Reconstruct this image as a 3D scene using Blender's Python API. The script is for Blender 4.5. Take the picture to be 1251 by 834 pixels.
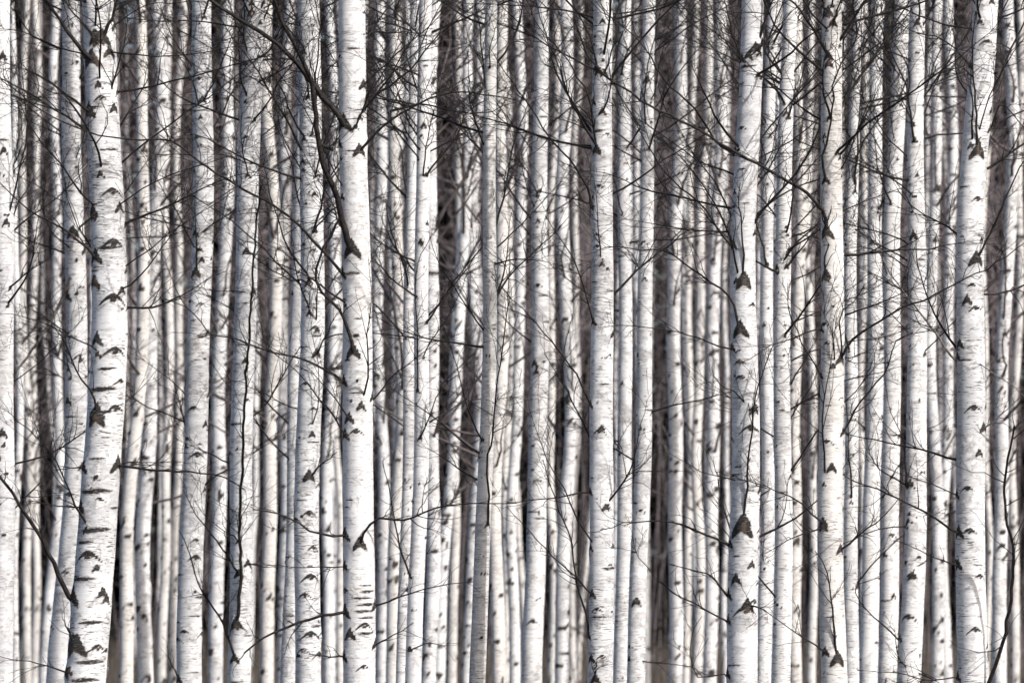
import bpy, math, random
import numpy as np

# ------------------------------------------------------------------ camera, world, sun, exposure
scn = bpy.context.scene
for o in list(bpy.data.objects):
    bpy.data.objects.remove(o)
col = scn.collection
W, H_, FPX = 1251.0, 834.0, 6950.0
PITCH = math.radians(2.52)
CAM = np.array([0.0, 0.0, 1.6])
cam = bpy.data.cameras.new('camera')
cam.sensor_width = 36.0
cam.lens = FPX / W * 36.0
cam.clip_start = 0.5
cam.clip_end = 2000
cam.dof.use_dof = True
cam.dof.focus_distance = 22.4
cam.dof.aperture_fstop = 9.0
cam_o = bpy.data.objects.new('camera', cam)
cam_o.location = CAM
cam_o.rotation_euler = (math.pi / 2 + PITCH, 0, 0)
col.objects.link(cam_o)
scn.camera = cam_o

SUN_AZ, SUN_EL = math.radians(136), math.radians(35)     # behind the camera, to its right
world = bpy.data.worlds.new('World')
scn.world = world
world.use_nodes = True
wn = world.node_tree
bg = wn.nodes['Background']
sky = wn.nodes.new('ShaderNodeTexSky')
sky.sky_type = 'NISHITA'
sky.sun_disc = False
sky.sun_elevation = SUN_EL
sky.sun_rotation = SUN_AZ
sky.air_density = 0.8
sky.dust_density = 3.2
wn.links.new(sky.outputs[0], bg.inputs[0])
bg.inputs[1].default_value = 0.15
sl = bpy.data.lights.new('sun', 'SUN')
sl.energy = 3.8
sl.angle = math.radians(0.53)
sl.color = (1.0, 0.98, 0.955)
sun = bpy.data.objects.new('sun', sl)
sd = np.array([math.sin(SUN_AZ) * math.cos(SUN_EL), math.cos(SUN_AZ) * math.cos(SUN_EL), math.sin(SUN_EL)])
import mathutils
sun.rotation_euler = mathutils.Vector(sd).to_track_quat('Z', 'Y').to_euler()
sun.location = (30, -20, 30)
col.objects.link(sun)
scn.view_settings.view_transform = 'Standard'
scn.view_settings.look = 'None'
scn.view_settings.exposure = 0.02
scn.view_settings.gamma = 1.0
scn.render.engine = 'CYCLES'
scn.cycles.max_bounces = 5
scn.cycles.diffuse_bounces = 3
scn.cycles.glossy_bounces = 2
scn.cycles.use_denoising = True

# ------------------------------------------------------------------ helpers
rng = np.random.default_rng(7)

def unproj(px, py, d):
    """point on the view ray of a photograph pixel at forward distance d"""
    x = (px - W / 2) / FPX
    y = (H_ / 2 - py) / FPX
    dy = math.cos(PITCH) - y * math.sin(PITCH)
    dz = math.sin(PITCH) + y * math.cos(PITCH)
    return np.array([x / dy * d, d, CAM[2] + dz / dy * d])

def norm(v):
    return v / (np.linalg.norm(v) + 1e-9)

class MB:
    """collects tubes and polygons (all quads or all triangles) for one mesh"""
    def __init__(self):
        self.v, self.f, self.n = [], [], 0
    def add(self, v, f):
        self.v.append(v); self.f.append(f + self.n); self.n += len(v)
    def tube(self, pts, rad, k=4):
        pts = np.asarray(pts, float); rad = np.asarray(rad, float); n = len(pts)
        t = np.gradient(pts, axis=0)
        t /= np.linalg.norm(t, axis=1)[:, None] + 1e-9
        m = norm(t.mean(0))
        ref = np.array([0, 1.0, 0]) if abs(m[1]) < 0.8 else np.array([1.0, 0, 0])
        a = np.cross(t, ref); a /= np.linalg.norm(a, axis=1)[:, None] + 1e-9
        b = np.cross(t, a)
        th = np.arange(k) * 2 * math.pi / k
        v = pts[:, None] + rad[:, None, None] * (np.cos(th)[None, :, None] * a[:, None] + np.sin(th)[None, :, None] * b[:, None])
        i = np.arange(n - 1)[:, None] * k; j = np.arange(k)[None]; j2 = (j + 1) % k
        f = np.stack([i + j, i + j2, i + k + j2, i + k + j], -1).reshape(-1, 4)
        self.add(v.reshape(-1, 3), f)
    def mesh(self, name, smooth=True, origin=None):
        if not self.v:
            return None
        v = np.concatenate(self.v); f = np.concatenate(self.f)
        if origin is not None:
            v = v - origin
        return make_mesh(name, v, f, smooth)

def make_mesh(name, v, f, smooth=True):
    me = bpy.data.meshes.new(name)
    nf, k = f.shape
    me.vertices.add(len(v)); me.vertices.foreach_set('co', v.astype(np.float32).ravel())
    me.loops.add(nf * k); me.loops.foreach_set('vertex_index', f.astype(np.int32).ravel())
    me.polygons.add(nf)
    me.polygons.foreach_set('loop_start', np.arange(0, nf * k, k, dtype=np.int32))
    me.polygons.foreach_set('use_smooth', np.full(nf, smooth))
    me.update(calc_edges=True)
    return me

def link(name, me, mat, parent=None):
    o = bpy.data.objects.new(name, me)
    if me is not None and mat is not None and not me.materials:
        me.materials.append(mat)
    if parent is not None:
        o.parent = parent
    col.objects.link(o)
    return o

# ------------------------------------------------------------------ materials
def new_mat(name):
    m = bpy.data.materials.new(name); m.use_nodes = True
    nt = m.node_tree
    return m, nt, nt.nodes['Principled BSDF']

class N:
    def __init__(self, nt): self.nt = nt
    def node(self, t, **kw):
        n = self.nt.nodes.new(t)
        for k, v in kw.items(): setattr(n, k, v)
        return n
    def put(self, s, v):
        if isinstance(v, bpy.types.NodeSocket): self.nt.links.new(v, s)
        else: s.default_value = v
    def math(self, op, a, b=0.0, clamp=False):
        n = self.node('ShaderNodeMath', operation=op, use_clamp=clamp)
        self.put(n.inputs[0], a); self.put(n.inputs[1], b)
        return n.outputs[0]
    def smooth(self, x, lo, hi):
        n = self.node('ShaderNodeMapRange', interpolation_type='SMOOTHSTEP')
        self.put(n.inputs[0], x); n.inputs[1].default_value = lo; n.inputs[2].default_value = hi
        return n.outputs[0]
    def mix(self, f, a, b):
        n = self.node('ShaderNodeMix', data_type='RGBA')
        self.put(n.inputs[0], f); self.put(n.inputs[6], a); self.put(n.inputs[7], b)
        return n.outputs[2]
    def noise(self, vec, scale, detail=3, rough=0.55, dist=0.0):
        n = self.node('ShaderNodeTexNoise')
        self.put(n.inputs['Vector'], vec)
        n.inputs['Scale'].default_value = scale; n.inputs['Detail'].default_value = detail
        n.inputs['Roughness'].default_value = rough; n.inputs['Distortion'].default_value = dist
        return n.outputs[0]
    def scaled(self, vec, s):
        n = self.node('ShaderNodeVectorMath', operation='MULTIPLY')
        self.put(n.inputs[0], vec); n.inputs[1].default_value = s
        return n.outputs[0]

def bark_material(name, white, grey, patch, speck):
    m, nt, bs = new_mat(name); g = N(nt)
    tc = g.node('ShaderNodeTexCoord').outputs['Object']
    oi = g.node('ShaderNodeObjectInfo').outputs['Random']
    off = g.node('ShaderNodeVectorMath', operation='ADD')
    comb = g.node('ShaderNodeCombineXYZ')
    g.put(comb.inputs[0], g.math('MULTIPLY', oi, 37.0)); g.put(comb.inputs[2], g.math('MULTIPLY', oi, 91.0))
    g.put(off.inputs[0], tc); g.put(off.inputs[1], comb.outputs[0]); vec = off.outputs[0]
    # creamy / cool variation between trees and along the stem
    tone = g.mix(g.noise(g.scaled(vec, (2, 2, 1.1)), 1.0, 3), (white[0], white[1] * .992, white[2] * .965, 1), (white[0] * .95, white[1] * .96, white[2] * .985, 1))
    tone = g.mix(g.math('MULTIPLY', oi, 0.22), tone, (white[0] * .80, white[1] * .785, white[2] * .755, 1))
    # thin horizontal layering of the bark
    lay = g.noise(g.scaled(vec, (3.5, 3.5, 75)), 1.0, 4, .65)
    c = g.mix(g.math('MULTIPLY', g.smooth(lay, .48, .68), .46), tone, (grey[0], grey[1], grey[2], 1))
    lay2 = g.noise(g.scaled(vec, (11, 11, 170)), 1.0, 4, .7)
    mot = g.noise(g.scaled(vec, (7, 7, 4.5)), 1.0, 3, .6)
    c = g.mix(g.math('MULTIPLY', g.smooth(g.math('ADD', lay2, g.math('MULTIPLY', g.math('SUBTRACT', mot, .5), .7)), .50, .72), .30 + .35 * patch), c, (grey[0] * .8, grey[1] * .79, grey[2] * .78, 1))
    # peeled, greyer patches with ragged borders
    pv = g.noise(g.scaled(vec, (9, 9, 13)), 1.0, 6, .62, .5)
    pl = g.noise(g.scaled(vec, (2.2, 2.2, 1.6)), 1.0, 2)
    pm = g.math('ADD', pv, g.math('MULTIPLY', g.math('SUBTRACT', pl, .5), .9))
    inside = g.smooth(pm, .575, .60)
    c = g.mix(g.math('MULTIPLY', inside, patch * .75), c, (grey[0] * .92, grey[1] * .93, grey[2] * .95, 1))
    rim = g.math('SUBTRACT', g.smooth(pm, .555, .578), g.smooth(pm, .585, .612))
    c = g.mix(g.math('MULTIPLY', rim, .55 * patch + .12), c, (.20, .175, .155, 1))
    bf = g.noise(g.scaled(vec, (6, 6, 3)), 1.0, 4, .65)
    c = g.mix(g.math('MULTIPLY', g.smooth(bf, .54, .74), .22), c, (.60, .50, .41, 1))
    mt = g.noise(g.scaled(vec, (24, 24, 52)), 1.0, 5, .68)
    mz = g.noise(g.scaled(vec, (3.1, 3.1, 2.3)), 1.0, 2)
    c = g.mix(g.math('MULTIPLY', g.smooth(g.math('ADD', mt, g.math('MULTIPLY', g.math('SUBTRACT', mz, .5), .55)), .47, .68), .34 + .2 * speck), c, (.40, .395, .395, 1))
    # lenticels: short dark dashes
    ln = g.noise(g.scaled(vec, (30, 30, 260)), 1.0, 2, .5)
    ln2 = g.noise(g.scaled(vec, (5, 5, 7)), 1.0, 2)
    lm = g.smooth(g.math('ADD', ln, g.math('MULTIPLY', g.math('SUBTRACT', ln2, .5), .45)), .61, .67)
    c = g.mix(g.math('MULTIPLY', lm, speck), c, (.10, .085, .078, 1))
    # dark specks
    sp = g.noise(g.scaled(vec, (70, 70, 100)), 1.0, 2, .6)
    c = g.mix(g.math('MULTIPLY', g.smooth(sp, .70, .75), speck), c, (.06, .05, .048, 1))
    # scars of shed and living boughs (their outline comes with the mesh)
    sc = g.node('ShaderNodeAttribute', attribute_name='scar').outputs['Fac']
    br = g.node('ShaderNodeAttribute', attribute_name='brown').outputs['Fac']
    rg = g.noise(g.scaled(vec, (75, 75, 190)), 1.0, 5, .7)
    sv = g.math('ADD', sc, g.math('MULTIPLY', g.math('SUBTRACT', rg, .5), 1.2))
    halo = g.smooth(sv, .16, .46)
    dark = g.smooth(sv, .46, .64)
    c = g.mix(g.math('MULTIPLY', halo, .55), c, (.22, .20, .19, 1))
    bm = g.smooth(g.math('ADD', br, g.math('MULTIPLY', g.math('SUBTRACT', rg, .5), .9)), .4, .75)
    fib = g.noise(g.scaled(vec, (55, 55, 320)), 1.0, 3, .6)
    scol = g.mix(g.math('MULTIPLY', bm, .8), g.mix(g.smooth(fib, .53, .70), (.010, .0085, .008, 1), (.17, .155, .145, 1)), (.105, .070, .048, 1))
    c = g.mix(g.math('MULTIPLY', dark, .96), c, scol)
    nt.links.new(c, bs.inputs['Base Color'])
    bs.inputs['Roughness'].default_value = .72
    bs.inputs['Specular IOR Level'].default_value = .22
    bp = g.node('ShaderNodeBump')
    hgt = g.math('ADD', g.math('MULTIPLY', lay, .5), g.math('ADD', g.math('MULTIPLY', inside, -.45), g.math('MULTIPLY', dark, g.math('MULTIPLY', rg, 1.6))))
    g.put(bp.inputs['Height'], hgt)
    bp.inputs['Strength'].default_value = .55; bp.inputs['Distance'].default_value = .004
    nt.links.new(bp.outputs[0], bs.inputs['Normal'])
    return m

def plain_material(name, c1, c2, scale, rough, spec=.3):
    m, nt, bs = new_mat(name); g = N(nt)
    tc = g.node('ShaderNodeTexCoord').outputs['Object']
    n = g.noise(tc, scale, 4, .6)
    c = g.mix(g.smooth(n, .35, .68), (*c1, 1), (*c2, 1))
    nt.links.new(c, bs.inputs['Base Color'])
    bs.inputs['Roughness'].default_value = rough
    bs.inputs['Specular IOR Level'].default_value = spec
    bp = g.node('ShaderNodeBump'); g.put(bp.inputs['Height'], n)
    bp.inputs['Strength'].default_value = .3; bp.inputs['Distance'].default_value = .003
    nt.links.new(bp.outputs[0], bs.inputs['Normal'])
    return m

BARK = bark_material('birch_bark', (.84, .835, .83), (.44, .44, .45), .55, .75)
BARK_FLAKY = bark_material('birch_bark_flaky', (.83, .83, .83), (.46, .47, .49), .6, .9)
BARK_SMOOTH = bark_material('birch_bark_smooth', (.86, .855, .85), (.52, .52, .53), .35, .5)
BARK_CREAM = bark_material('birch_bark_cream', (.78, .755, .72), (.43, .41, .39), .35, .7)
BARK_GREY = bark_material('birch_bark_grey', (.78, .76, .73), (.44, .43, .41), .5, .8)
BRANCH = plain_material('branch_bark', (.008, .007, .007), (.034, .028, .026), 60, .65, .2)
BRANCH_GREY = plain_material('dead_branch_bark', (.07, .06, .052), (.22, .20, .18), 45, .7)
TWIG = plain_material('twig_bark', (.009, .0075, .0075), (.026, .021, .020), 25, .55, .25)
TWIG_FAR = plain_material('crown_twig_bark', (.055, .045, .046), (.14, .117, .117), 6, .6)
LITTER = plain_material('leaf_litter', (.030, .025, .021), (.070, .058, .048), 1.3, .95, .1)
GRASS = plain_material('dry_grass_blades', (.06, .052, .044), (.15, .128, .11), .8, .8, .15)
BRUSH = plain_material('brush_stems', (.022, .018, .017), (.07, .060, .055), 1.1, .8, .15)
SAPLING = plain_material('sapling_stems', (.26, .22, .222), (.45, .385, .388), .6, .8, .15)
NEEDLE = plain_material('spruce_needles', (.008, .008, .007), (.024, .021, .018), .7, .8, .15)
BARKS = dict(n=BARK, f=BARK_FLAKY, s=BARK_SMOOTH, c=BARK_CREAM, g=BARK_GREY)

# ------------------------------------------------------------------ ground
me = bpy.data.meshes.new('ground')
nx, ny = 40, 80
gx = np.linspace(-900, 900, nx + 1); gy = np.linspace(-300, 1500, ny + 1)
gv = np.array([(x, y, 0.0) for y in gy for x in gx])
gf = np.array([(r * (nx + 1) + c, r * (nx + 1) + c + 1, (r + 1) * (nx + 1) + c + 1, (r + 1) * (nx + 1) + c) for r in range(ny) for c in range(nx)])
gr = link('ground', make_mesh('ground', gv, gf), LITTER)
gr['kind'] = 'structure'; gr['label'] = 'brown forest floor of leaf litter under the birches'; gr['category'] = 'ground'

# ------------------------------------------------------------------ trunks
def hermite(xs, ys, x):
    """smooth curve through a few points; straightens gently beyond both ends"""
    xs = np.asarray(xs, float); ys = np.asarray(ys, float)
    m = np.gradient(ys, xs)
    i = np.clip(np.searchsorted(xs, x) - 1, 0, len(xs) - 2)
    h = xs[i + 1] - xs[i]; t = np.clip((x - xs[i]) / h, 0, 1)
    y = (2 * t**3 - 3 * t**2 + 1) * ys[i] + (t**3 - 2 * t**2 + t) * h * m[i] + (-2 * t**3 + 3 * t**2) * ys[i + 1] + (t**3 - t**2) * h * m[i + 1]
    lo = np.minimum(x - xs[0], 0); hi = np.maximum(x - xs[-1], 0)
    y += m[0] * 1.5 * np.tanh(lo / 1.5) + m[-1] * 3.5 * np.tanh(hi / 3.5)
    return y

class Spine:
    """axis and radius of one stem, in world metres"""
    def __init__(s, zs, xs, d, r_lo, r_hi, height, seed):
        s.zs, s.xs, s.d, s.h = zs, xs, d, height
        s.r_lo, s.r_hi = r_lo, r_hi
        q = np.random.default_rng(seed)
        s.ph = q.uniform(0, 6.28, 4); s.ly = q.normal(0, .012)
        s.wob = min(.014, .17 * r_lo); s.sway = .006 if d and d < 33 else .028
    def c(s, z):
        z = np.asarray(z, float)
        x = hermite(s.zs, s.xs, z) + s.wob * (np.sin(z * 2.3 + s.ph[0]) * .6 + np.sin(z * 5.1 + s.ph[1]) * .35) * np.clip(z, 0, 1) + s.sway * (np.sin(z * 1.15 + s.ph[3]) + .5 * np.sin(z * 2.7 + s.ph[1])) * np.clip(z / 2, 0, 1)
        y = s.d + s.ly * z + .03 * np.sin(z * .9 + s.ph[2])
        return np.stack([x, y, z], -1)
    def r(s, z):
        z = np.asarray(z, float); a, b = s.zs[0], s.zs[-1]
        t = np.clip((z - a) / (b - a), 0, 1)
        r = s.r_lo + (s.r_hi - s.r_lo) * t
        r = np.where(z > b, s.r_hi * np.clip((s.h - z) / (s.h - b), .03, 1) ** .85, r)
        low = np.maximum(a - z, 0)
        r = r * (1 + .06 * low) + s.r_lo * .45 * np.exp(-np.maximum(z, 0) / .16)
        return r

def wrap(a):
    return (a + math.pi) % (2 * math.pi) - math.pi

def build_trunk(name, sp, scars, mat, parent, origin, dz=.012, k=30, z_fine=4.6, dz2=.14):
    z = np.concatenate([np.arange(-.15, .8, .06), np.arange(.8, z_fine, dz), np.arange(z_fine, sp.h, dz2), [sp.h]])
    th = np.arange(k) * 2 * math.pi / k
    C = sp.c(z); R = sp.r(z)
    T, Z = np.meshgrid(th, z)
    RR = np.repeat(R[:, None], k, 1)
    # slight out-of-roundness and swellings
    q = np.random.default_rng(int(abs(origin[0]) * 1000) + 5)
    p = q.uniform(0, 6.28, 6)
    RR = RR * (1 + .018 * np.sin(2 * T + p[0] + Z * .7) + .012 * np.sin(3 * T + p[1] - Z * 1.9) + .016 * np.sin(Z * 7 + p[2] + T) * np.sin(Z * 2.1 + p[3]) + .010 * np.sin(Z * 23 + p[4] + 2 * T) + q.normal(0, .005 if dz > .008 else .0035, T.shape))
    scar = np.zeros_like(T); brown = np.zeros_like(T)
    for (zs, ts, kind, size) in scars:
        lo, hi = np.searchsorted(z, [zs - size * 1.9 - .05, zs + size * 1.9 + .05])
        if hi <= lo: continue
        du = wrap(T[lo:hi] - ts) * RR[lo:hi]; dv = Z[lo:hi] - zs
        au = np.abs(du)
        if kind == 'knot':                      # black wedge under a bough, with drooping arms
            top = size * 1.15 - 1.75 * au               # steep wedge above ...
            bot = -size * .30 - .75 * au                # ... open between two drooping arms below
            tip = np.clip((size * 1.05 - au) / (.35 * size), 0, 1)
            f = np.clip(np.minimum(top - dv, dv - bot) / (.34 * size) + .34, 0, 1) * tip
            arm_top = size * .42 - .75 * au
            f = f * np.clip(1.25 - np.maximum(0, dv - arm_top - .8 * size * (au < .25 * size)) / (.9 * size), 0, 1)
            b = np.clip((bot + .36 * size - dv) / (.26 * size), 0, 1) * np.clip(1.5 - au / (.4 * size), 0, 1) * .75
            bulge = size * .16 * np.exp(-(du**2 + (dv + .1 * size)**2) / (2 * (.55 * size)**2))
        elif kind == 'brow':                    # arched dark line over a healed bough
            arc = size * .28 - 1.1 * au**1.4 / size**.4 * .66
            tk = size * .115 * np.clip(1 - (au / size)**2, 0, 1)
            f = np.clip((tk - np.abs(dv - arc)) / (.15 * size) + .66, 0, 1) * (au < size)
            core = np.clip((size * .20 - np.sqrt(du**2 + (dv * 1.3 + .04 * size)**2)) / (.2 * size) + .45, 0, .9)
            f = np.maximum(f, core)
            b = np.clip((-dv - .04 * size) / (.25 * size), 0, 1) * np.clip((core - .25) * 2.5, 0, 1) * .7
            bulge = size * .10 * np.exp(-(du**2 + dv**2) / (2 * (.5 * size)**2))
        else:                                   # rough horizontal streak
            f = np.clip((size * .13 * np.clip(1 - (au / (size * 1.1))**2, 0, 1) - np.abs(dv - .12 * np.sin(du * 40) * size * .3)) / (.2 * size) + .55, 0, .72) * (au < size * 1.1)
            b = np.zeros_like(f); bulge = 0 * f
        scar[lo:hi] = np.maximum(scar[lo:hi], f); brown[lo:hi] = np.maximum(brown[lo:hi], b)
        RR[lo:hi] += bulge
    v = np.stack([C[:, 0, None] + RR * np.sin(T), C[:, 1, None] - RR * np.cos(T), Z], -1).reshape(-1, 3) - origin
    n = len(z)
    i = np.arange(n - 1)[:, None] * k; j = np.arange(k)[None]; j2 = (j + 1) % k
    f = np.stack([i + j, i + j2, i + k + j2, i + k + j], -1).reshape(-1, 4)
    me = make_mesh(name, v, f)
    for nm, arr in (('scar', scar), ('brown', brown)):
        at = me.attributes.new(nm, 'FLOAT', 'POINT'); at.data.foreach_set('value', arr.astype(np.float32).ravel())
    return link(name, me, mat, parent)

def random_scars(sp, q, per_m, z0, z1, kinds=(.3, .45, .25), big=1.0):
    out = []; z = z0
    while z < z1:
        z += q.exponential(1 / per_m) * .7 + .3 / per_m
        kd = q.choice(['knot', 'brow', 'band'], p=kinds)
        s = big * float(sp.r(z)) * {'knot': q.uniform(.14, .48), 'brow': q.uniform(.20, .76), 'band': q.uniform(.2, .9)}[kd]
        out.append((z, q.uniform(-math.pi, math.pi), kd, s))
    return out

# ------------------------------------------------------------------ branches
def grow(q, base, direc, length, r0, n=9, wig=.16, lift=.10):
    """one gently kinked shoot"""
    pts = [np.array(base, float)]; d = norm(np.array(direc, float))
    for i in range(n):
        d = norm(d + q.normal(0, wig, 3) + np.array([0, 0, lift / n * 2]))
        pts.append(pts[-1] + d * length / n)
    rad = r0 * (1 - .85 * (np.arange(n + 1) / n) ** .9)
    return np.array(pts), rad

def side_dir(q, t, ang):
    ref = q.normal(0, 1, 3); ref[1] *= .6
    s = norm(np.cross(t, ref))
    return norm(t * math.cos(ang) + s * math.sin(ang))

def add_twigs(q, mb, pts, rad, count, lmax, rmax=.0034, sub=3, k=3, start=.18, n1=6, n2=4):
    n = len(pts); seg = np.gradient(pts, axis=0)
    L = np.linalg.norm(np.diff(pts, axis=0), axis=1).sum()
    for _ in range(count):
        u = q.uniform(start, 1) * (n - 1.001); i = int(u); p = pts[i] + (u - i) * (pts[i + 1] - pts[i])
        t = norm(seg[i]); fr = u / (n - 1)
        ln = lmax * q.uniform(.25, 1) * (1.05 - .55 * fr)
        r = min(rmax * q.uniform(.6, 1), rad[i] * .8)
        tp, tr = grow(q, p, side_dir(q, t, math.radians(q.uniform(28, 65))), ln, r, n1, .20 * math.sqrt(6 / n1), .12)
        mb.tube(tp, np.maximum(tr, .0011), k)
        ns = q.integers(0, sub + 1) if ln > .10 else 0
        for _ in range(ns):
            u2 = q.uniform(.2, .95) * (n1 - .1); i2 = int(u2); p2 = tp[i2] + (u2 - i2) * (tp[i2 + 1] - tp[i2])
            a, b = grow(q, p2, side_dir(q, norm(tp[i2 + 1] - tp[i2]), math.radians(q.uniform(30, 60))), ln * q.uniform(.2, .55), tr[i2] * .75, n2, .16, .1)
            mb.tube(a, np.maximum(b, .0009), k)

def branch_objects(q, tree, pts, rad, ntw, lmax, mat=None, sub=3):
    o0 = np.array(tree.location)
    b = MB(); b.tube(pts, rad, 6)
    br = link('branch', b.mesh('branch', origin=o0), mat or BRANCH, tree)
    if ntw:
        t = MB(); add_twigs(q, t, pts, rad, ntw, lmax, sub=sub)
        tw = link('twig_spray', t.mesh('twig_spray', origin=o0), TWIG, br)
        tw['kind'] = 'stuff'
    return br

def resample(p, n):
    p = np.asarray(p, float)
    s = np.concatenate([[0], np.cumsum(np.linalg.norm(np.diff(p, axis=0), axis=1))])
    x = np.linspace(0, s[-1], n)
    if len(p) < 3:
        return np.stack([np.interp(x, s, p[:, i]) for i in range(p.shape[1])], -1)
    def cr(ys):
        m = np.gradient(ys, s); i = np.clip(np.searchsorted(s, x) - 1, 0, len(s) - 2)
        h = s[i + 1] - s[i]; t = (x - s[i]) / h
        return (2*t**3 - 3*t**2 + 1) * ys[i] + (t**3 - 2*t**2 + t) * h * m[i] + (-2*t**3 + 3*t**2) * ys[i+1] + (t**3 - t**2) * h * m[i+1]
    return np.stack([cr(p[:, i]) for i in range(p.shape[1])], -1)

def crown_mesh(q, sp, z0, z1, count, twigs, origin, lscale=1.0, rt=.0045):
    mb = MB()
    for i in range(count):
        z = z0 + (z1 - z0) * q.uniform(0, 1) ** .85
        c = sp.c(z); r = float(sp.r(z)); a = q.uniform(0, 2 * math.pi); el = math.radians(q.uniform(15, 62))
        f = np.clip((sp.h - z) / (sp.h - z0), .12, 1)
        d = np.array([math.cos(a) * math.cos(el), math.sin(a) * math.cos(el), math.sin(el)])
        L = lscale * q.uniform(.6, 1.5) * (.45 + .55 * f)
        pts, rad = grow(q, c + d * r * .4, d, L, min(.013, r * .35) * q.uniform(.6, 1), 7, .11, .25)
        mb.tube(pts, np.maximum(rad, .0018), 4)
        add_twigs(q, mb, pts, rad, twigs, .55 * lscale, rmax=rt, sub=2, k=3, start=.1, n1=4, n2=2)
    return mb.mesh('crown', origin=origin)

# ------------------------------------------------------------------ the birches one can make out
PY = (0, 280, 550, 834)
A1 = 'the thick chevron-scarred birch'
TREES = {}
def birch(key, xs, w_hi, w_lo, d, bark, label, extra=0, crown=True, scars=7, fine=True, group=None, name='birch_tree'):
    seed = sum(ord(c) * 31 ** i for i, c in enumerate(key)) % 99991
    q = np.random.default_rng(seed)
    P = [unproj(x, y, d) for x, y in zip(xs, PY)][::-1]
    zs = [p[2] for p in P]; X = [p[0] for p in P]
    sp = Spine(zs, X, d, w_lo * d / FPX / 2, w_hi * d / FPX / 2, max(zs[-1] + 5.0, q.uniform(11.5, 15.5)), seed)
    org = sp.c(0.0); org[2] = 0
    e = bpy.data.objects.new(name, None); e.location = org; e.empty_display_size = .3; col.objects.link(e)
    e['label'] = label; e['category'] = 'tree'
    if group: e['group'] = group
    TREES[key] = (e, sp, q)
    e['_scars'] = 0
    big = 1.0 if fine else 1.9
    SC[key] = random_scars(sp, q, scars * (2.1 if fine else 3.0), .3, max(4.6, zs[-1] + .4), (.26, .46, .28) if fine else (.4, .5, .1), big)
    INFO[key] = (bark, extra, crown, fine, zs)
    return e
SC, INFO = {}, {}

G1 = 'birches standing in the front ranks of the stand'
def B(key, xs, wh, wl, d, bark, label, **kw): birch(key, xs, wh, wl, d, bark, label, group=G1, **kw)
B('T0', (1, 1, 1, 3), 24, 28, 24.5, 's', 'bright white birch with small brown scars, outermost beyond the thick chevron-scarred birch', extra=5)
B('T1', (119, 128, 126, 103), 39, 49, 22, 'f', 'thickest birch, chevron-scarred white bark, lower stem leaning, heavy black boughs at its head', extra=5, scars=10)
B('T2', (87, 90, 90, 73), 22, 31, 29, 'n', 'birch with brown notched scars close behind the thick chevron-scarred birch', extra=4, scars=9)
B('T3', (247, 245, 239, 231), 23, 31, 27, 'n', 'slim birch with knobbly arched scars, its lower stem bending, next to the dark-shoot birch', extra=5, scars=8)
B('T4', (308, 301, 297, 292), 26, 29, 26.1, 'n', 'dark-shoot birch, a long black shoot climbing up the face of its white stem', extra=5)
B('T5', (378, 381, 378, 378), 26, 32, 25.5, 'f', 'birch with rough peeling bark and stacked arched scars beside the smooth bough-bearing birch', extra=5, scars=10)
B('T5b', (372, 366, 362, 351), 16, 22, 28, 'n', 'thinner birch leaning in close behind the one with stacked arched scars', extra=2)
B('T6', (427, 430, 441, 440), 33, 39, 22, 's', 'smooth bough-bearing birch, bright stem carrying the heaviest curving black boughs and wedge scars', extra=3, scars=6)
B('T7', (505, 501, 500, 491), 13, 15, 27, 'n', 'thin greyish birch pressed against its brighter twin with a black side shoot', extra=4)
B('T8', (522, 515, 513, 504), 16, 20, 25.5, 's', 'slender bright birch with a thin black side shoot, twin to a greyer stem', extra=4)
B('T10', (600, 597, 596, 585), 15, 20, 23.6, 'g', 'thin grey-barked birch with a long dark shoot, leaning at its foot', extra=4, scars=6)
B('T12', (664, 661, 657, 650), 16, 26, 31, 'n', 'white birch with dark knots, the next beyond the thin grey-barked birch', extra=4)
B('T14', (737, 734, 736, 731), 23, 31, 23.0, 'n', 'straight birch with brown-hearted arched scars beside a very dark gap', extra=5, scars=9)
B('T15', (766, 764, 763, 759), 14, 20, 30, 'n', 'narrow cream-white birch just behind the straight arch-scarred birch', extra=4)
B('T16', (792, 788, 785, 778), 15, 22, 28, 'n', 'narrow birch with evenly spaced dark knots and a slight bend, at the dark gap', extra=4)
B('T18', (917, 908, 909, 904), 27, 38, 22, 's', 'stout birch with tall black triangle scars and long upright dark shoots', extra=5, scars=8)
B('T19', (946, 939, 937, 933), 14, 18, 27.5, 'n', 'thin shaded birch squeezed between the black-triangle birch and a paler stem', extra=4)
B('T20', (967, 957, 955, 953), 17, 23, 25, 'n', 'slim birch freckled with small marks beside the stout black-triangle birch', extra=5, scars=9)
B('T21', (1016, 1015, 1016, 1022), 24, 32, 21.3, 'c', 'cream-barked birch with several black wedge knots and dark shoots growing up its face', extra=4, scars=6)
B('T22', (1047, 1041, 1040, 1042), 13, 19, 28, 'n', 'thin birch with a scribble of dark shoots close behind the cream-barked birch', extra=4)
B('T23', (1073, 1069, 1068, 1061), 14, 23, 32, 's', 'pale clean-stemmed birch in the cluster behind the cream-barked birch', extra=3)
B('T24', (1100, 1091, 1089, 1084), 18, 23, 29, 'n', 'birch with bold round knots beside the one with an upright black spike shoot', extra=3)
B('T25', (1123, 1120, 1118, 1111), 18, 29, 26, 'n', 'birch with an upright black spike shoot, its stem narrowing fast upwards', extra=5, scars=8)
B('T27', (1204, 1188, 1183, 1185), 31, 38, 22, 'f', 'broad flaky-barked birch bending gently, a single black shoot up its upper stem', extra=4, scars=7)

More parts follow.
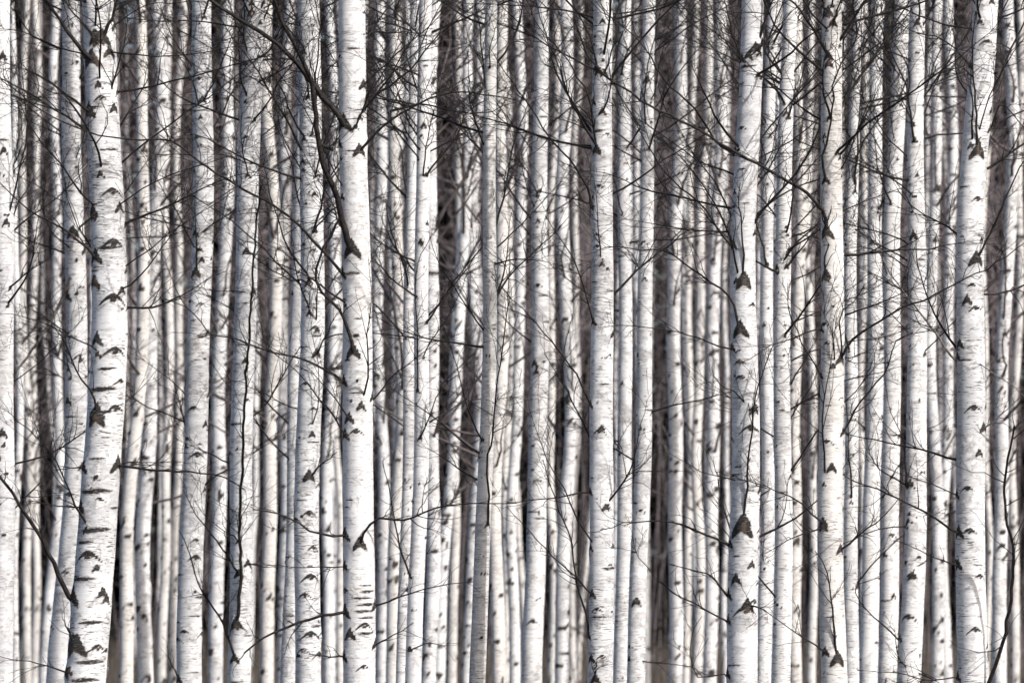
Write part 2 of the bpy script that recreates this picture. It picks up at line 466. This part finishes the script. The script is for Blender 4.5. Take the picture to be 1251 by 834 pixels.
# softer stems in the ranks behind
ANCH = [(1, 'the outermost bright birch'), (126, 'the chevron-scarred birch'), (242, 'the knobbly slim birch'), (299, 'the dark-shoot birch'), (379, 'the arch-stacked birch'), (437, 'the bough-bearing birch'),
        (514, 'the slender twin birches'), (597, 'the grey-barked birch'), (658, 'the dark-knotted birch'), (735, 'the arch-scarred birch'), (787, 'the bent narrow birch'), (909, 'the black-triangle birch'),
        (1017, 'the cream-barked birch'), (1118, 'the spike-shoot birch'), (1186, 'the flaky-barked birch')]
def gap_label(px, first):
    for (xa, a), (xb, b) in zip(ANCH, ANCH[1:]):
        if xa <= px < xb:
            return f'{first} between {a} and {b}', f'{first} between {a} and {b}'
    return f'{first} beyond {ANCH[-1][1] if px > 600 else ANCH[0][1]}', f'{first} beyond {ANCH[-1][1] if px > 600 else ANCH[0][1]}'
MID = [((18, 18, 19, 22), 10, 40), ((30, 31, 32, 33), 11, 58), ((46, 43, 43, 42), 10, 70), ((73, 70, 68, 56), 13, 46),
       ((172, 172, 162, 156), 17, 38), ((191, 188, 181, 180), 19, 40), ((208, 205, 203, 199), 12, 55), ((223, 218, 216, 213), 11, 64),
       ((276, 273, 271, 264), 18, 43), ((329, 331, 331, 328), 17, 42), ((351, 350, 347, 345), 16, 46), ((405, 405, 404, 403), 13, 48), ((413, 413, 412, 415), 10, 60),
       ((463, 467, 466, 466), 15, 46), ((485, 485, 483, 480), 17, 38), ((536, 529, 526, 521), 18, 35), ((577, 563, 553, 538), 15, 43), ((556, 560, 557, 551), 12, 54),
       ((589, 583, 580, 570), 15, 44), ((611, 608, 610, 611), 17, 37), ((619, 621, 622, 618), 11, 60), ((633, 634, 632, 628), 14, 47), ((677, 676, 674, 673), 12, 52),
       ((696, 690, 690, 688), 18, 41), ((708, 704, 702, 700), 9, 76), ((829, 829, 826, 822), 18, 43), ((847, 845, 841, 838), 10, 62), ((862, 860, 853, 850), 13, 53),
       ((881, 880, 868, 866), 17, 47), ((975, 974, 974, 974), 16, 41), ((990, 990, 991, 992), 11, 56), ((1054, 1054, 1056, 1053), 9, 56),
       ((1144, 1143, 1143, 1143), 15, 41), ((1161, 1158, 1157, 1157), 14, 46), ((1207, 1206, 1205, 1205), 8, 60), ((1234, 1228, 1226, 1224), 18, 38), ((1247, 1243, 1241, 1240), 11, 52)]

for i, (xs, w, d) in enumerate(MID):
    near = d < 50
    lab, grp = gap_label(xs[1], ('broad ' if w > 15 else 'slim ' if w > 11 else 'thin ') + ('leaning ' if abs(xs[0] - xs[3]) > 12 else 'upright ') + ('blurred birch' if near else 'hazy birch'))
    birch('M%d' % i, xs, w * (.80 if near else .72), w * 1.0, d, 'nsnnc'[i % 5] if near else 'c', lab, extra=0, scars=6, fine=False, group=grp)

# where two alike stems stand in one gap, say which of the two
pairs = {}
for i, (xs, w, d) in enumerate(MID):
    e = TREES['M%d' % i][0]; pairs.setdefault(e['label'], []).append((xs[1], e))
for lab, ml in pairs.items():
    if len(ml) == 2:
        ml.sort(key=lambda t: t[0])
        a, b = ('nearer the former', 'nearer the latter') if ' between ' in lab else ('and closest to it', 'and away from it')
        ml[0][1]['label'] = lab + ', ' + a; ml[1][1]['label'] = lab + ', ' + b

# ------------------------------------------------------------------ boughs traced from the photograph (tile, thickness in px, points)
TILE = {c: (x, y, 2.978) for c, (x, y) in zip('abcdefghijkl', [(x, y) for y in (0, 270, 554) for x in (0, 310, 620, 930)])}
TILE['P'] = (0, 0, 1.0)
BR = [
 ('T1','a',6.5,[(332,215),(270,150),(220,80),(180,15),(150,-40)]), ('T1','a',5.5,[(370,140),(400,85),(420,30),(440,-40)]), ('T1','a',4,[(350,138),(300,80),(260,40),(225,-20)]),
 ('T6','P',4.2,[(418,334),(387,298),(350,262),(320,243),(296,230),(268,214),(235,191),(208,172),(178,171),(134,168),(100,158),(67,144),(44,130),(20,112),(-4,90)]),
 ('T1','a',2.6,[(300,195),(220,178),(150,148),(80,117),(-10,104)]), ('T1','a',2.4,[(395,188),(560,205),(700,200),(780,185),(860,168),(953,180)]), ('T1','a',2,[(420,90),(540,15),(640,12),(750,5)]),
 ('T6','P',8.5,[(420,152),(407,132),(390,114),(377,94),(360,74),(340,56),(312,36),(292,24),(268,8),(248,-8)]),
 ('T6','P',9,[(430,306),(420,279),(410,235),(395,200),(389,168),(384,134),(379,98),(367,67),(352,40),(340,13),(333,-8)]),
 ('T6','b',3.5,[(232,520),(225,330),(230,240),(240,110),(228,20),(222,-20)]),
 ('T6','b',4,[(385,550),(440,490),(540,410),(600,378),(660,350),(740,335),(850,345),(953,365)]), ('T6','b',2.6,[(605,378),(700,400),(830,412),(953,370)]),
 ('T8','b',3,[(628,640),(690,555),(740,490),(760,430),(850,360),(953,310)]), ('T6','b',2.8,[(398,310),(540,180),(620,110),(690,40),(730,-10)]), ('T6','b',3.2,[(430,360),(600,220),(660,140),(760,60),(840,-5)]),
 ('T14','c',3,[(320,255),(250,220),(180,180),(90,130),(0,45),(-60,-20)]),
 ('T21','P',4.8,[(1010,282),(1008,262),(985,236),(953,216),(930,203),(888,180),(862,164),(835,150),(795,130),(764,108),(735,88),(716,62),(704,30)]),
 ('T18','P',3.2,[(893,186),(875,172),(855,141),(828,114),(805,88),(781,50),(764,34),(737,16),(715,-6)]),
 ('T18','P',3,[(895,302),(877,279),(862,256),(835,232),(808,205),(788,171),(764,131),(752,104)]),
 ('T14','c',3.4,[(303,755),(300,710),(240,600),(160,510),(90,400),(20,300),(-50,200)]), ('T14','c',3.2,[(325,545),(310,460),(300,370),(250,270),(190,180),(110,90),(60,-10)]),
 ('T14','c',3.4,[(330,265),(318,200),(290,110),(245,30),(225,-20)]), ('T14','c',2.6,[(352,270),(380,180),(395,90),(350,30),(330,-20)]), ('T14','c',2.6,[(345,410),(378,320),(392,230),(420,120),(470,40)]),
 ('T15','c',3.2,[(415,270),(440,180),(490,120),(530,60),(565,-10)]), ('T18','c',3.6,[(850,225),(820,120),(800,50),(785,-15)]), ('T18','c',3,[(872,215),(910,180),(953,140),(1000,80),(1060,20)]),
 ('T18','c',2.6,[(925,285),(850,310),(780,350),(735,390)]), ('T21','d',4.8,[(245,205),(190,110),(150,50),(95,-10)]), ('T21','d',4.2,[(262,85),(280,30),(298,-20)]), ('T21','d',4.5,[(235,50),(220,-15)]),
 ('T21','d',3.6,[(235,655),(225,590),(245,480),(262,370),(265,290),(300,220),(340,150),(360,60),(372,-10)]), ('T22','d',3,[(340,670),(350,560),(355,450),(365,300),(365,100),(378,-10)]),
 ('T25','d',3.4,[(557,515),(540,400),(530,230),(480,150),(470,80)]), ('T27','d',3.6,[(786,548),(780,400),(770,260),(775,100),(795,-10)]), ('T27','d',2.6,[(760,240),(660,140),(560,120),(480,60),(440,-10)]),
 ('T27','d',2.8,[(835,470),(870,380),(955,465),(1010,520)]), ('T27','P',3.6,[(1192,318),(1203,300),(1215,275),(1232,235),(1252,195),(1275,160)]), ('T20','d',3,[(97,432),(120,350),(170,290),(215,230)]),
 ('T22','d',3,[(340,700),(350,570),(380,500),(450,410),(580,330),(700,285),(770,260)]),
 ('T27','h',3.2,[(692,492),(600,360),(520,260),(440,130),(400,0),(380,-80)]), ('T21','h',3.8,[(288,505),(330,430),(420,370),(500,320),(600,285),(700,230),(800,185),(900,120),(960,75)]),
 ('T21','h',3,[(290,500),(295,420),(285,360),(300,330),(350,280),(380,220)]), ('T21','h',3.2,[(297,768),(370,640),(460,540),(500,430),(560,410),(655,385)]),
 ('T27','h',2.4,[(720,450),(800,520),(900,590),(960,640)]), ('T27','h',2.6,[(805,755),(880,700),(955,628)]), ('T21','h',2.4,[(210,392),(100,430),(0,475),(-80,520)]),
 ('T21','h',4,[(232,205),(235,130),(247,80)]), ('T21','h',4.4,[(240,40),(238,0),(225,-40)]), ('T19','h',3.4,[(20,160),(5,90),(-15,20),(-40,-60)]),
 ('T20','h',4,[(55,175),(130,80),(200,15),(240,-40)]), ('T20','h',3.4,[(90,170),(150,90),(200,30)]), ('T20','h',2.6,[(110,590),(160,500),(205,420)]), ('T21','h',2.4,[(215,560),(150,450),(100,330),(95,220)]),
 ('T18','g',3.6,[(843,390),(830,320),(800,270),(720,210),(650,160),(590,115),(480,105),(370,95),(325,108)]), ('T18','g',3.6,[(856,210),(860,120),(850,20),(840,-60),(845,-140)]),
 ('T14','g',2.8,[(312,370),(280,250),(240,140),(180,50),(140,-20)]), ('T14','g',2.8,[(302,668),(240,540),(180,460),(100,370),(0,265),(-60,200)]),
 ('T18','P',3.6,[(908,636),(912,598),(915,554),(919,520),(920,502),(924,478),(934,448),(945,420)]), ('T18','g',2.4,[(893,690),(820,620),(770,590),(740,530)]), ('T18','g',3,[(800,75),(740,0),(700,-50)]),
 ('T18','g',2.4,[(815,465),(700,430),(600,400),(500,385),(400,380),(330,390)]), ('T18','k',3.4,[(797,328),(690,280),(570,245),(420,255),(335,278)]), ('T18','k',3.2,[(796,512),(740,440),(660,420),(585,400)]),
 ('T18','k',2.6,[(792,605),(700,555),(580,490),(520,430),(470,360),(455,300)]), ('T18','k',3,[(868,550),(910,555),(955,578)]), ('T18','k',2.4,[(955,130),(860,100),(720,70),(590,0)]),
 ('T14','k',3.4,[(296,660),(290,600),(250,480),(235,330),(190,200),(150,100),(130,20)]), ('T14','k',2.8,[(308,512),(240,440),(130,340),(60,260),(0,200)]), ('T14','k',2.8,[(302,140),(190,155),(100,170),(-10,178)]),
 ('T14','k',3.6,[(318,820),(320,785),(326,752)]), ('T16','k',2.2,[(440,745),(550,760),(680,780),(740,812)]), ('T18','k',2.2,[(788,800),(690,810),(668,745),(672,650),(705,590)]),
 ('T21','l',3.8,[(276,740),(265,620),(250,500),(230,400),(195,355)]), ('T21','l',3.4,[(288,350),(360,290),(430,240),(500,165)]), ('T21','l',3,[(224,250),(130,170),(0,115),(-80,90)]), ('T21','l',2.6,[(224,268),(110,310),(0,370)]),
 ('T27','l',3.6,[(716,288),(620,225),(510,170),(400,120),(320,90),(265,45),(230,-20)]), ('T27','l',2.4,[(716,408),(640,380),(560,340),(480,315)]), ('T21','l',2.6,[(232,722),(100,630),(0,560)]),
 ('T25','l',2.6,[(545,447),(570,410),(605,385)]), ('T25','l',3.4,[(527,115),(525,40),(518,-30)]), ('T27','P',5.5,[(1202,848),(1209,829),(1222,796),(1232,752),(1237,712),(1239,680),(1229,628),(1227,594),(1232,554),(1239,520)]),
 ('T25','l',2.6,[(495,672),(350,520),(338,492),(430,450)]), ('T25','l',2.8,[(650,834),(500,740),(490,640)]), ('T27','l',2.2,[(705,812),(640,822),(470,795),(345,790)]), ('T27','l',2,[(710,150),(620,110),(480,60),(380,20)]),
 ('T1','P',4,[(116,314),(104,300),(87,287),(60,270),(34,255),(0,223)]), ('T1','e',3.6,[(352,695),(330,620),(280,550),(255,480),(215,410),(195,390)]),
 ('T6','P',3.6,[(420,466),(391,448),(370,438),(340,431),(320,426),(289,414),(258,408),(245,392),(235,381),(200,366)]), ('T6','f',3,[(333,780),(270,680),(200,600),(140,530),(60,470)]), ('T6','f',2.6,[(347,720),(300,650),(230,570),(150,520)]),
 ('T6','f',5,[(362,478),(340,380),(300,310),(250,260),(225,200),(245,120),(285,50),(320,-20)]), ('T5','f',3.2,[(230,485),(270,400),(302,335)]), ('T8','f',2.4,[(597,615),(595,400),(590,200),(600,150),(640,60),(690,0)]),
 ('T8','f',3,[(628,370),(690,280),(750,190),(835,90),(880,20)]), ('T10','P',3.2,[(596,641),(597,604),(596,554),(600,540),(605,485),(614,421),(621,354),(623,310)]),
 ('T6','f',2.4,[(444,640),(520,550),(600,490),(700,420)]), ('T8','f',2.6,[(605,792),(640,710),(670,630),(745,555)]), ('T10','f',2.4,[(832,800),(770,660),(740,520),(690,380)]), ('T10','f',2.4,[(835,395),(760,290),(680,165),(640,60)]),
 ('T1','i',4,[(425,42),(560,60),(720,68),(830,90),(890,130)]), ('T1','i',7,[(250,518),(220,460),(160,330),(100,230),(50,150),(-10,75)]), ('T1','i',4,[(268,692),(250,645),(226,600)]), ('T1','i',2.6,[(242,795),(160,765),(0,740)]),
 ('T4','i',3.6,[(857,745),(800,600),(730,490),(680,340),(650,280)]), ('T4','P',4.6,[(290,760),(292,735),(294,690),(293,640),(296,560),(300,470),(305,395),(310,320),(314,265),(319,225)]), ('T4','i',3,[(872,438),(790,320),(720,230),(665,130)]),
 ('T6','P',4.6,[(422,747),(395,751),(370,758),(345,768),(330,774),(312,786),(299,797)]), ('T3','i',2.6,[(652,822),(620,750),(605,700)]), ('T1','i',2.8,[(292,195),(200,190),(110,170)]), ('T1','i',2.6,[(302,50),(190,60)]),
 ('T6','j',4,[(333,296),(230,290),(150,245),(80,215),(0,200)]), ('T6','j',3.8,[(388,330),(400,290),(440,245),(500,237),(550,240),(650,200),(810,180),(953,178)]), ('T8','j',3.2,[(568,445),(530,330),(505,200),(490,120),(470,40)]),
 ('T6','j',2.8,[(445,552),(560,510),(650,485),(800,465)]), ('T6','j',2,[(333,410),(200,412),(0,405)]), ('T6','j',3,[(330,738),(200,732)]), ('T5','j',3.4,[(205,85),(240,45),(305,-5)]), ('T6','j',2.4,[(448,692),(560,630),(580,612)]),
 ('T8','j',2.8,[(575,172),(605,160),(620,120),(652,88)]), ('T8','j',2.4,[(568,712),(640,690),(700,700)]), ('T4','i',2.2,[(905,400),(953,410),(1010,412)]), ('T4','e',2,[(925,260),(860,258),(760,250),(690,235)]),
 ('T2','e',6,[(312,105),(270,180),(210,320),(130,450),(60,548)]),
 ('T3','e',3.4,[(718,190),(716,90),(714,0),(706,-70)]), ('T3','a',3,[(740,370),(775,300),(810,220),(850,120),(875,40)]), ('T3','e',2.8,[(715,50),(770,15),(850,-40),(930,-90)]),
]
DEAD = {('T27', 'h'), ('T18', 'P')}
for key, tile, w, pts in BR:
    e, sp, q = TREES[key]
    ox, oy, s = TILE[tile]
    px = np.array([(x / s + ox, y / s + oy) for x, y in pts])
    m = len(px)
    L = np.linalg.norm(np.diff(px, axis=0), axis=1); u = np.concatenate([[0], np.cumsum(L)]) / L.sum()
    length = L.sum() * sp.d / FPX
    b0 = unproj(px[0, 0], px[0, 1], sp.d)
    c = sp.c(b0[2]); r = float(sp.r(b0[2]))
    off = np.clip((b0[0] - c[0]) / r, -.97, .97)
    ang = math.asin(off)
    side = abs(off) > .8
    y0 = c[1] - r * math.cos(ang) * .98
    kdep = q.uniform(-.30, -.04) if not side else q.uniform(-.35, .0)
    P = np.array([unproj(a, b, y0 + kdep * length * t) for (a, b), t in zip(px, u)])
    P = resample(P, max(8, int(length / .04)))
    n = len(P)
    jit = q.normal(0, .0022, (n, 3)); jit[0] = 0
    P = P + jit
    if not side or True:                        # root the bough inside the stem
        root = np.array([c[0] + .55 * (b0[0] - c[0]), c[1] - r * math.cos(ang) * .6, b0[2] - .5 * r])
        P = np.vstack([root, P])
    rb = w * sp.d / FPX / 2 * .95
    t = np.linspace(0, 1, len(P))
    R = rb * (1 - (.70 if w < 4.5 else .5) * t ** .8) + rb * .35 * np.exp(-t * length / .02)
    ntw = int(4 + length * 13)
    branch_objects(q, e, P, np.maximum(R, .0011), ntw, min(.16 + length * .26, .46), mat=BRANCH_GREY if (key == 'T27' and tile == 'h' and w < 3.3) or (key == 'T2') else BRANCH)
    SC[key].append((b0[2], ang, 'knot', r * (.34 + .06 * min(w, 8))))

# scars one can make out on the nearest stems (photograph pixel, kind, size against the stem's radius)
K, W_, D = 'knot', 'brow', 'band'
MARKS = {
 'T1': [(113,258,K,.5),(138,298,W_,.85),(115,345,K,.55),(138,366,W_,.9),(140,430,W_,.8),(118,415,K,.5),(125,475,D,.9),(141,500,W_,.7),(118,512,K,.6),(115,600,D,1.0),(118,647,D,.9),(108,680,W_,.85),(100,707,D,.8),(95,790,K,.7),(112,808,D,.8),(104,830,D,.8),
        (123,120,W_,.55),(108,135,K,.6),(137,235,W_,.8),(118,560,D,.5),(140,620,D,.5),(112,760,D,.7),(120,792,W_,.6),(125,200,D,.5),(110,330,D,.5),(130,450,D,.6)],
 'T6': [(430,60,D,.6),(428,775,K,.5),(445,815,W_,.5),(438,390,D,.3),(436,100,D,.4),(430,185,D,.5),(447,715,D,.5),(450,722,D,.6),(444,730,D,.7),(449,738,D,.7),(445,746,D,.7),(450,754,D,.6),(446,765,W_,.7),(447,773,D,.6),(436,480,D,.5),(428,610,D,.4)],
 'T14': [(730,302,W_,.6),(742,330,W_,.5),(745,435,W_,.4),(732,528,W_,.7),(741,620,W_,.6),(729,745,W_,.6),(735,803,W_,.65),(742,165,W_,.6),(728,185,K,.6),(738,470,D,.5),(730,655,D,.4),(745,690,W_,.4),(736,230,D,.5),(726,345,D,.4)],
 'T18': [(921,63,K,.6),(905,160,W_,.6),(907,347,K,.75),(903,405,K,.8),(904,463,W_,.65),(915,525,W_,.85),(905,645,K,.95),(898,708,K,.5),(910,746,W_,.95),(894,812,D,.6),(918,375,W_,.6),(910,250,D,.5),(900,570,D,.5),(915,600,D,.4),(905,210,W_,.5)],
 'T27': [(1205,53,W_,.65),(1193,187,K,.75),(1193,245,W_,.65),(1191,318,K,.7),(1191,378,W_,.6),(1188,500,W_,.75),(1180,598,W_,.65),(1190,770,W_,.65),(1178,440,D,.6),(1195,690,D,.4),(1198,120,D,.5),(1183,650,W_,.7)],
 'T21': [(1012,15,K,.7),(1013,78,K,.6),(1011,284,K,.8),(1010,335,K,.55),(1010,420,W_,.55),(1010,540,W_,.65),(1016,572,K,.55),(1025,608,D,.5),(1028,745,D,.4),(1018,118,W_,.35),(1018,375,W_,.3),(1012,495,D,.3),(1022,806,K,.7)],
 'T5': [(373,470,W_,.6),(377,582,K,.55),(378,628,W_,.8),(383,670,W_,.7),(380,706,W_,.95),(373,728,W_,.75),(380,776,W_,.95),(370,795,W_,.6),(390,800,W_,.8),(372,300,W_,.5),(386,402,W_,.6),(372,210,W_,.6),(385,540,D,.6),(384,340,D,.7)],
 'T3': [(240,335,K,.6),(247,373,W_,.55),(238,500,W_,.7),(230,537,W_,.6),(242,557,W_,.9),(240,682,W_,.8),(226,772,W_,.6),(240,752,D,.6),(247,180,W_,.5),(243,440,D,.4)],
 'T4': [(292,767,W_,.95),(300,372,D,.5),(308,80,W_,.4),(293,640,D,.4),(303,490,W_,.5),(302,170,W_,.5)],
 'T2': [(82,362,K,.75),(91,412,W_,.6),(99,442,W_,.6),(83,490,K,.5),(97,518,W_,.6),(85,605,W_,.8),(80,700,W_,.7),(90,285,K,.8)],
 'T25': [(1117,242,W_,.5),(1115,290,K,.7),(1111,407,W_,.55),(1114,448,W_,.55),(1122,490,W_,.5),(1111,592,K,.55),(1112,703,W_,.75),(1108,755,W_,.95),(1120,30,K,.7)],
 'T10': [(597,165,D,.6),(596,290,W_,.7),(595,435,W_,.6),(592,700,W_,.7),(590,745,D,.6),(600,60,D,.8),(597,120,D,.9)],
 'T8': [(515,300,W_,.6),(518,155,K,.6),(512,480,W_,.5),(506,745,W_,.6),(521,75,W_,.6)], 'T20': [(952,610,W_,.5),(957,436,W_,.5),(950,360,W_,.5),(949,740,W_,.6),(960,140,K,.6)],
 'T0': [(5,185,K,.5),(8,272,K,.5),(3,530,K,.6),(7,580,W_,.6),(5,655,W_,.6),(2,440,D,.5),(4,70,K,.6)],
 'T12': [(657,350,W_,.8),(653,445,K,.6),(664,442,W_,.5),(655,455,K,.5),(658,588,W_,.7),(651,760,W_,.8),(660,235,W_,.7),(658,627,W_,.5)], 'T16': [(790,100,K,.8),(783,300,W_,.6),(789,245,W_,.6),(783,525,W_,.8),(777,735,K,.7),(782,625,W_,.7)],
}
for key, ml in MARKS.items():
    sp = TREES[key][1]
    for (px, py, kd, sz) in ml:
        b0 = unproj(px, py, sp.d); c = sp.c(b0[2]); r = float(sp.r(b0[2]))
        SC[key].append((b0[2], math.asin(np.clip((b0[0] - c[0]) / r, -.9, .9)), kd, r * sz))

# smaller untraced boughs, thicker on the ground towards the top of the picture
for key, (bark, extra, crown, fine, zs) in INFO.items():
    e, sp, q = TREES[key]
    for i in range(extra * 7):
        z = zs[0] + (zs[-1] - zs[0] + .5) * q.uniform(0, 1) ** .42
        c = sp.c(z); r = float(sp.r(z)); a = q.uniform(-math.pi, math.pi); el = math.radians(q.uniform(5, 65))
        d = np.array([math.sin(a) * math.cos(el), -math.cos(a) * math.cos(el), math.sin(el)])
        L = q.uniform(.35, 1.0) * (.7 + .5 * (z - zs[0]) / (zs[-1] - zs[0]))
        pts, rad = grow(q, c + np.array([d[0], d[1], 0]) * r * .7, d, L, q.uniform(.003, .0062), 10, .10, .12)
        branch_objects(q, e, pts, np.maximum(rad, .001), int(5 + L * 12), .42)
        SC[key].append((z, a, 'knot', r * q.uniform(.24, .42)))

tri = 0
for key, (bark, extra, crown, fine, zs) in INFO.items():
    e, sp, q = TREES[key]; org = np.array(e.location)
    if fine:
        hero = key in ('T1', 'T3', 'T4', 'T5', 'T6', 'T14', 'T18', 'T21', 'T27')
        build_trunk('trunk', sp, SC[key], BARKS[bark], e, org, dz=.007 if hero else .012, k=44 if hero else 30, z_fine=zs[-1] + (.1 if hero else .25))
        cm = crown_mesh(q, sp, zs[-1] + .2, sp.h - .3, 12, 6, org)
    else:
        build_trunk('trunk', sp, SC[key], BARKS[bark], e, org, dz=.030 if sp.d < 50 else .045, k=13, z_fine=zs[-1] + .2, dz2=.25)
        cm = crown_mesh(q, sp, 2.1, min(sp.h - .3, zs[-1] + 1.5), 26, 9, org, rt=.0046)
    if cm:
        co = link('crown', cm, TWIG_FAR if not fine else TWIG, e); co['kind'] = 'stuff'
    del e['_scars']

# ------------------------------------------------------------------ the far ranks: a few stems repeated one by one
variants = []
for i in range(4):
    q = np.random.default_rng(300 + i)
    hgt = q.uniform(13, 17)
    zs = [1, 4, 7, 10]; xs = np.cumsum(q.normal(0, .10, 4)) + np.arange(4) * q.normal(0, .08)
    sp = Spine(zs, list(xs - xs[0]), 0.0, .056, .036, hgt, 40 + i)
    e = bpy.data.objects.new('birch_tree', None); e.empty_display_size = .3
    o = sp.c(0.0); o[2] = 0
    col.objects.link(e)
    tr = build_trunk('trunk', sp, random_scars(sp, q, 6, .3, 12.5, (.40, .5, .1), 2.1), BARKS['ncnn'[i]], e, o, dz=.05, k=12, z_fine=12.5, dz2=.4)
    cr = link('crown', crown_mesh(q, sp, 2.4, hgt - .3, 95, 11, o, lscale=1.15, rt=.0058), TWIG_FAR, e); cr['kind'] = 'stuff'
    variants.append((e, tr, cr, False))

GAPS = [(533, 576), (698, 723), (794, 818), (982, 1006), (1200, 1256), (612, 626), (638, 648), (250, 264), (150, 158), (336, 342)]
q = np.random.default_rng(91)
spots = []
taken = [(float(sp.c(1.0)[0]), sp.d) for (_, sp, _) in TREES.values()]
tries = 0
while len(spots) < 48 and tries < 40000:
    tries += 1
    px = q.uniform(-150, 1400); d = 56 + 66 * q.uniform() ** .75
    if any(a - 4 < px < b + 4 for a, b in GAPS) and q.uniform() < .9: continue
    if not (0 < px < 1251) and q.uniform() < .55: continue
    x = (px - W / 2) / FPX * d
    if any((x - a) ** 2 + (d - b) ** 2 < 1.3 ** 2 for a, b in taken): continue
    taken.append((x, d)); spots.append((px, x, d))
used = set()
for i, (px, x, d) in enumerate(spots):
    v = int(q.integers(0, 4)); e0, t0, c0, _ = variants[v]
    if v in used:
        e = e0.copy(); col.objects.link(e)
        for ch in (t0, c0):
            cc = ch.copy(); cc.parent = e; col.objects.link(cc)
    else:
        e = e0; used.add(v)
    e.location = (x, d, 0)
    e.rotation_euler = (q.normal(0, .012), q.normal(0, .022), q.uniform(0, 6.28))
    s = q.uniform(.82, 1.12); e.scale = (s * q.uniform(.8, 1.15),) * 2 + (s,)
    if 0 <= px <= 1251:
        lab, grp = gap_label(px, 'tiny faint far birch')
    else:
        lab = grp = 'hazy white birch standing off to the side of the stand'
    e['label'] = lab; e['category'] = 'tree'; e['group'] = grp
for v, (e0, t0, c0, _) in enumerate(variants):
    if v not in used:
        for o in (t0, c0, e0): bpy.data.objects.remove(o)

# ------------------------------------------------------------------ undergrowth and dark wood behind the birches
q = np.random.default_rng(55)
mb = MB()
for i in range(420):
    y = q.uniform(70, 134); x = q.uniform(-.14, .14) * y * 1.25
    h = q.uniform(1.2, 5.5) * (.6 + .4 * q.uniform())
    p, r = grow(q, (x, y, -.05), (q.normal(0, .22), q.normal(0, .2), 1), h, q.uniform(.008, .02), 6, .10, .1)
    mb.tube(p, r, 3)
    add_twigs(q, mb, p, r, 7, .9, rmax=.007, sub=1, k=3, start=.15, n1=3, n2=2)
br = link('brush', mb.mesh('brush'), BRUSH); br['kind'] = 'stuff'
br['label'] = 'dim brown tangle of leafless undergrowth behind the birches'; br['category'] = 'undergrowth'

mb = MB()
for i in range(500):
    y = q.uniform(100, 137); x = q.uniform(-.13, .13) * y * 1.2
    h = q.uniform(10, 19)
    p, r = grow(q, (x, y, -.05), (q.normal(0, .07), q.normal(0, .07), 1), h, q.uniform(.008, .014), 8, .05, .1)
    mb.tube(p, r, 3)
    add_twigs(q, mb, p, r * 3, 34, 1.6, rmax=.016, sub=2, k=3, start=.50, n1=2, n2=1)
th = link('birch_thicket', mb.mesh('birch_thicket'), SAPLING); th['kind'] = 'stuff'
th['label'] = 'pale purplish mass of bare twiggy saplings at the back of the stand'; th['category'] = 'thicket'

mb = MB()
n = 26000
gy_ = q.uniform(88, 136, n); gx_ = q.uniform(-.14, .14, n) * gy_ * 1.25
hh = q.uniform(.25, .75, n) * (.6 + .6 * (np.sin(gx_ * .9) * np.sin(gy_ * .5) > -.2))
lx = q.normal(0, .16, n); ly = q.normal(0, .16, n); wd = q.uniform(.006, .014, n)
base = np.stack([gx_, gy_, np.full(n, -.02)], -1)
tip = base + np.stack([lx * hh, ly * hh, hh], -1)
off = np.stack([wd, wd * 0, wd * 0], -1)
v = np.stack([base - off, base + off, tip], 1).reshape(-1, 3)
gr2 = link('dry_grass', make_mesh('dry_grass', v, np.arange(3 * n).reshape(-1, 3), False), GRASS); gr2['kind'] = 'stuff'
gr2['label'] = 'pale dry grass on the forest floor at the far edge of the stand'; gr2['category'] = 'grass'

V = []
for row, yy in enumerate((139, 145, 152, 160)):
    for x0 in np.arange(-32, 32.1, 2.6):
        x = x0 + q.normal(0, .6) + (row % 2) * 1.3; y = yy + q.normal(0, 1.4); h = q.uniform(25, 33); R = q.uniform(2.5, 3.3)
        m = 900
        t = q.uniform(0, 1, m); a = q.uniform(0, 6.283, m)
        z = .4 + t * (h - .6); rr = R * (1 - t) ** .8 + .08
        f = q.uniform(.15, 1, m)
        c = np.stack([x + np.cos(a) * rr * f, y + np.sin(a) * rr * f, z - .25 * rr * f], -1)
        out = np.stack([np.cos(a), np.sin(a), np.full(m, -.45)], -1) * q.uniform(.4, .85, m)[:, None]
        sd_ = np.stack([-np.sin(a), np.cos(a), q.normal(0, .4, m)], -1) * q.uniform(.25, .6, m)[:, None]
        V.append(np.stack([c - sd_, c + sd_, c + out], 1).reshape(-1, 3))
        th = np.arange(7) * 2 * math.pi / 6
        for a0, a1 in zip(th, th[1:]):
            V.append(np.array([(x + .16 * math.cos(a0), y + .16 * math.sin(a0), -.1), (x + .16 * math.cos(a1), y + .16 * math.sin(a1), -.1), (x, y, h)]))
V = np.concatenate(V)
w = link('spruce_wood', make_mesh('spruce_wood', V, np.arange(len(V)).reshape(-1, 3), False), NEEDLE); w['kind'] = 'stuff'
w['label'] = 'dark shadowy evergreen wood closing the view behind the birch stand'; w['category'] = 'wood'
